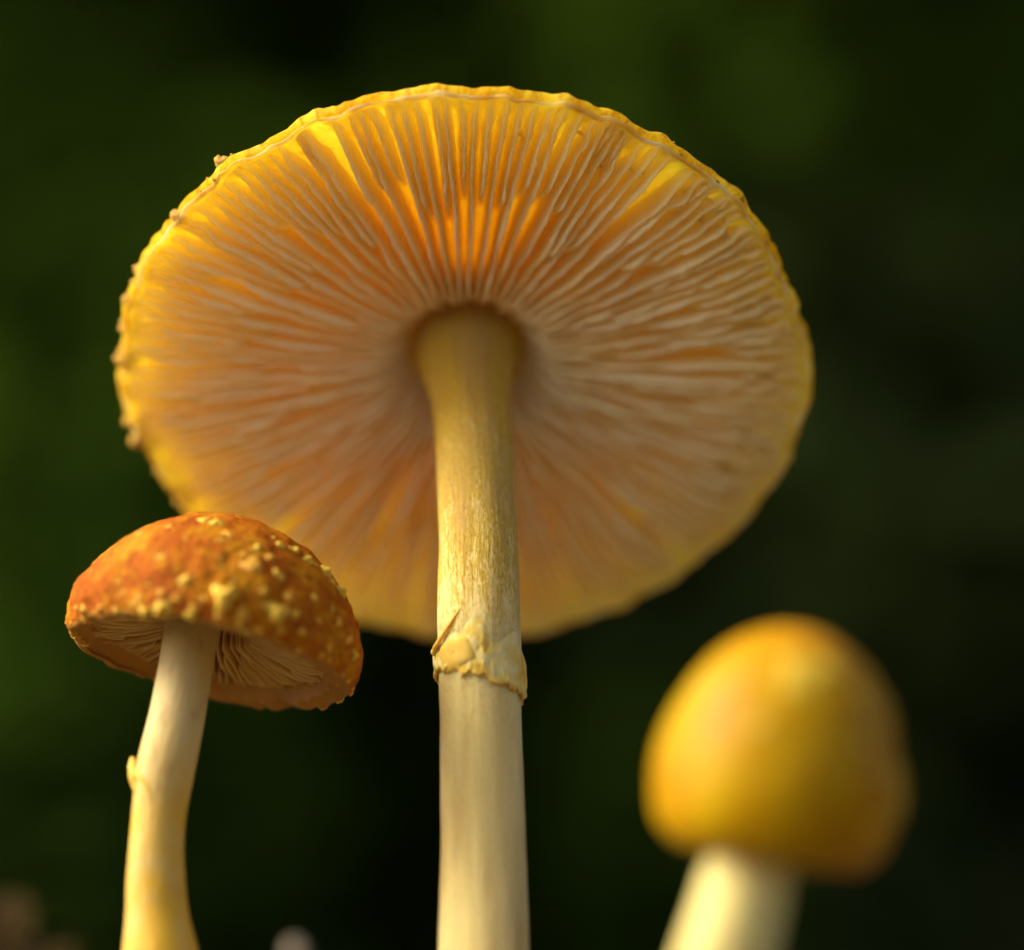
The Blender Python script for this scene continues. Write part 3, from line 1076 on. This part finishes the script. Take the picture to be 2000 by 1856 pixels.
def l_cap_disp(v, th):
    v[-28:, :, 0] += LSHIFT
    r = np.hypot(v[..., 0], v[..., 1])
    n = len(l_outer)
    big_ = fbm(v.reshape(-1, 3) * 0.8 + 3, 131, 2).reshape(r.shape)
    sc = 1 + 0.05 * big_
    fine = fbm(v.reshape(-1, 3) * 4.5, 133, 4).reshape(r.shape)
    low = 1 - sstep(0.5, 1.1, v[..., 2])
    finer = fbm(v.reshape(-1, 3) * 11, 134, 2).reshape(r.shape)
    sc[:n] += (0.016 + 0.026 * low[:n]) * fine[:n] / np.maximum(r[:n] / 1.2, 0.6) + 0.008 * finer[:n]
    sc[:n] += 0 * fine[:n] / np.maximum(r[:n] / 1.2, 0.6)
    v[..., :2] *= sc[..., None]
    v[:n, :, 2] *= 1 + 0.02 * fine[:n]
    rag = noise(np.stack([np.cos(th) * 7, np.sin(th) * 7, 0 * th], 1), 135)
    v[:n, :, 2] += 0.022 * (rag + noise(np.stack([np.cos(th) * 16, np.sin(th) * 16, 0 * th], 1), 136))[None, :] * (1 - sstep(-0.05, 0.15, v[:n, :, 2]))
    return v


cv, cf, cfm = revolve(l_prof, 300, l_cap_disp, len(l_outer) - 12)  # lip's underside takes the brown flesh, its shade put into the colour
l_me = mesh('cap', cv, cf, rest=cv.copy(), mats=[SKIN_ORANGE, FLESH_SMALL], fmat=cfm)
l_cap = link('cap', l_me, left, frame4(lcap_c - lbase, lx, ly, lz))
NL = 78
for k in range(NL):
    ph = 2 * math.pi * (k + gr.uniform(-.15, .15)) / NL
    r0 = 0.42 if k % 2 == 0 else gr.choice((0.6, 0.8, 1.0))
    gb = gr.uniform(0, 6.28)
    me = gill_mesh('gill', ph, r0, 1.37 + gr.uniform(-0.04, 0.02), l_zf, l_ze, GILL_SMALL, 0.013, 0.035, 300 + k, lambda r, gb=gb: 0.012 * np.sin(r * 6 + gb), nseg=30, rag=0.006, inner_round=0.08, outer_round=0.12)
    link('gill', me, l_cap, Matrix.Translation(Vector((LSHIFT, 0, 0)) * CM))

# warts: crowded towards the margin, flat crumbs on top
wart_b = [wart_mesh('wart', 10 + s, (0.55, 0.75, 0.95, 0.6)[s], WART) for s in range(4)]
wart_c = [wart_mesh('wart', 20 + s, 0.55, WART_ORANGE) for s in range(3)]
from mathutils.bvhtree import BVHTree
lb = BVHTree.FromPolygons([Vector(p) for p in cv], [q for q in cf if len(q) == 4])


def put_wart(cap, tree, direction, size, me, tall=1.0, centre=(0, 0, 0.25), sink=0.10):
    c = Vector(centre)
    d = Vector(direction).normalized()
    hit, nrm, idx, dist = tree.ray_cast(c + d * 8, -d)
    if hit is None:
        return
    if nrm.dot(d) < 0:
        nrm = -nrm
    q = nrm.to_track_quat('Z', 'Y').to_matrix().to_4x4()
    spin = Matrix.Rotation(random.uniform(0, 6.28), 4, 'Z')
    m = Matrix.Translation((hit - nrm * size * sink) * CM) @ q @ spin @ Matrix.Diagonal((size * random.uniform(.8, 1.25), size, size * tall, 1))
    return link('wart', me, cap, m)


def to_local(px, py, d, c, ax, ay, az):
    q = P(px, py, d) - c
    return (q @ ax, q @ ay, q @ az)


def put_wart_seen(cap, tree, px, py, size, me, c, ax, ay, az, tall=1.0):
    """Where the line of sight through a place measured in the photograph meets the cap."""
    o = -c
    d = P(px, py, 1.0)
    d = d / np.linalg.norm(d)
    ol = Vector((o @ ax, o @ ay, o @ az))
    dl = Vector((d @ ax, d @ ay, d @ az))
    hit, nrm, idx, dist = tree.ray_cast(ol, dl)
    if hit is None:
        return
    if nrm.dot(dl) > 0:
        nrm = -nrm
    q = nrm.to_track_quat('Z', 'Y').to_matrix().to_4x4()
    spin = Matrix.Rotation(random.uniform(0, 6.28), 4, 'Z')
    m = Matrix.Translation((hit - nrm * size * 0.08) * CM) @ q @ spin @ Matrix.Diagonal((size * random.uniform(.85, 1.2), size, size * tall, 1))
    return link('wart', me, cap, m)


for (px, py, sz, kind, tall) in ((438, 1160, .26, 0, 1.1), (313, 1186, .20, 0, 1.3), (538, 1192, .20, 0, 0.9), (362, 1130, .15, 0, .7), (490, 1102, .22, 1, .6), (540, 1118, .20, 0, .6), (500, 1065, .15, 0, .7),
                                (575, 1070, .15, 0, .9), (600, 1090, .17, 0, 1), (632, 1112, .15, 0, 1.1), (662, 1150, .15, 0, 1.1), (646, 1132, .11, 0, 1), (545, 1060, .13, 0, .9), (445, 1040, .15, 1, .5), (395, 1012, .15, 0, .5),
                                (420, 1016, .13, 0, .5), (610, 1165, .12, 1, .8), (660, 1210, .12, 1, .8), (680, 1245, .12, 1, .9), (640, 1262, .10, 1, .7), (590, 1230, .12, 1, .7), (395, 1165, .11, 1, .7), (470, 1195, .14, 1, .8),
                                (420, 1200, .12, 1, .8), (370, 1195, .13, 0, .7), (280, 1190, .13, 0, .7), (250, 1200, .11, 1, .8), (215, 1215, .11, 0, .8), (190, 1225, .10, 1, .8), (225, 1190, .10, 1, .6), (265, 1165, .10, 1, .5),
                                (310, 1155, .09, 1, .5), (340, 1165, .10, 1, .6), (455, 1125, .10, 1, .5), (510, 1150, .11, 1, .6), (560, 1160, .12, 1, .6), (620, 1205, .10, 1, .7), (575, 1195, .09, 0, .7), (150, 1240, .10, 1, .8), (165, 1255, .09, 0, .8),
                                (240, 1150, .09, 0, .5), (290, 1140, .08, 1, .5), (470, 1075, .10, 1, .5), (430, 1085, .08, 1, .4), (525, 1085, .11, 1, .6), (690, 1275, .10, 0, 1.0), (330, 1025, .09, 1, .4), (360, 1050, .08, 1, .4), (500, 1225, .10, 1, .8), (545, 1225, .10, 1, .7)):
    put_wart_seen(l_cap, lb, px, py, sz, (wart_b if kind == 0 else wart_c)[random.randrange(3)], lcap_c, lx, ly, lz, tall)
for k in range(44):
    a_ = 2 * math.pi * (k + random.uniform(-.45, .45)) / 44
    put_wart(l_cap, lb, (math.cos(a_), math.sin(a_), random.uniform(-0.22, -0.08)), random.uniform(.05, .10), random.choice((wart_b[0], wart_b[1], wart_c[0], wart_c[1], wart_c[2])), random.uniform(.6, 1.1))
for _ in range(26):
    a_ = random.uniform(0, 6.283)
    z_ = random.choice((-0.28, -0.22, -0.15, 0.0, 0.2, 0.5, 0.9))
    put_wart(l_cap, lb, (math.cos(a_), math.sin(a_), z_), random.uniform(.06, .12), random.choice(wart_b[:2] + wart_c), random.uniform(.6, 1.1))

# ------------------------------------------------------------------ the button at the right
r_ctrl = [(1475, 1600, 27.25, 168), (1466, 1650, 27.2, 169), (1455, 1700, 27.15, 172), (1434, 1780, 27.05, 182), (1412, 1860, 26.95, 194), (1380, 1990, 26.85, 203), (1345, 2200, 26.65, 210), (1310, 2500, 26.45, 221), (1290, 2850, 26.25, 279), (1285, 3150, 26.05, 271), (1285, 3250, 26.0, 131)]


def r_disp(th, u, p):
    return fbm(p * np.array((1.2, 1.2, 0.8)), 221, 3).reshape(th.shape) * 0.02


rv, rf, rrest, rfr = sweep(r_ctrl, 160, 64, r_disp)
rbase = rfr[0][-1]
right = base_of(rbase)
tag(right, 'young blurred mushroom at the right with a closed smooth yellow cap', 'mushroom', GROUP)
link('stem', mesh('stem', rv - rbase, rf, rest=rrest, mats=[STEM_BUTTON]), right)
rz = cdir(0.17, 0.98, 0.10)
rx = CAMX - (CAMX @ rz) * rz
rx /= np.linalg.norm(rx)
ry = np.cross(rz, rx)
rcap_c = P(1490, 1664, 27.4)
r_outer = spline([(0.01, 2.36), (0.35, 2.29), (0.75, 2.04), (1.08, 1.60), (1.28, 1.05), (1.33, 0.62), (1.24, 0.22), (1.02, 0.0), (0.82, -0.03), (0.60, 0.10), (0.45, 0.30)], 80)


def r_cap_disp(v, th):
    r = np.hypot(v[..., 0], v[..., 1])
    b = fbm(v.reshape(-1, 3) * 0.9 + 11, 231, 2).reshape(r.shape)
    b2 = fbm(v.reshape(-1, 3) * 2.4 + 7, 233, 3).reshape(r.shape)
    rgt = sstep(-0.1, 1.0, v[..., 0])
    v[..., :2] *= (1 + 0.045 * b + 0.030 * b2 * rgt * 1.6)[..., None]
    v[..., 2] += 0.03 * b2 * rgt
    return v


cv2, cf2, cfm2 = revolve(r_outer, 180, r_cap_disp, 64)
r_cap = link('cap', mesh('cap', cv2, cf2, rest=cv2.copy(), mats=[SKIN_BUTTON, SKIN_BUTTON], fmat=cfm2), right, frame4(rcap_c - rbase, rx * 0.915, ry * 0.915, rz * 0.95))
rb = BVHTree.FromPolygons([Vector(p) for p in cv2], [q for q in cf2 if len(q) == 4])
wart_d = [wart_mesh('wart', 30 + s, 0.28, WART_FLAT) for s in range(3)]
for (px, py, sz) in ((1560, 1290, .42), (1620, 1285, .36), (1540, 1310, .25), (1725, 1600, .30), (1690, 1440, .22), (1755, 1500, .28), (1765, 1620, .22), (1740, 1400, .25), (1700, 1340, .24), (1770, 1550, .2), (1470, 1390, .26), (1705, 1660, .22)):
    put_wart_seen(r_cap, rb, px, py, sz, wart_d[random.randrange(3)], rcap_c, rx, ry, rz, 0.8)
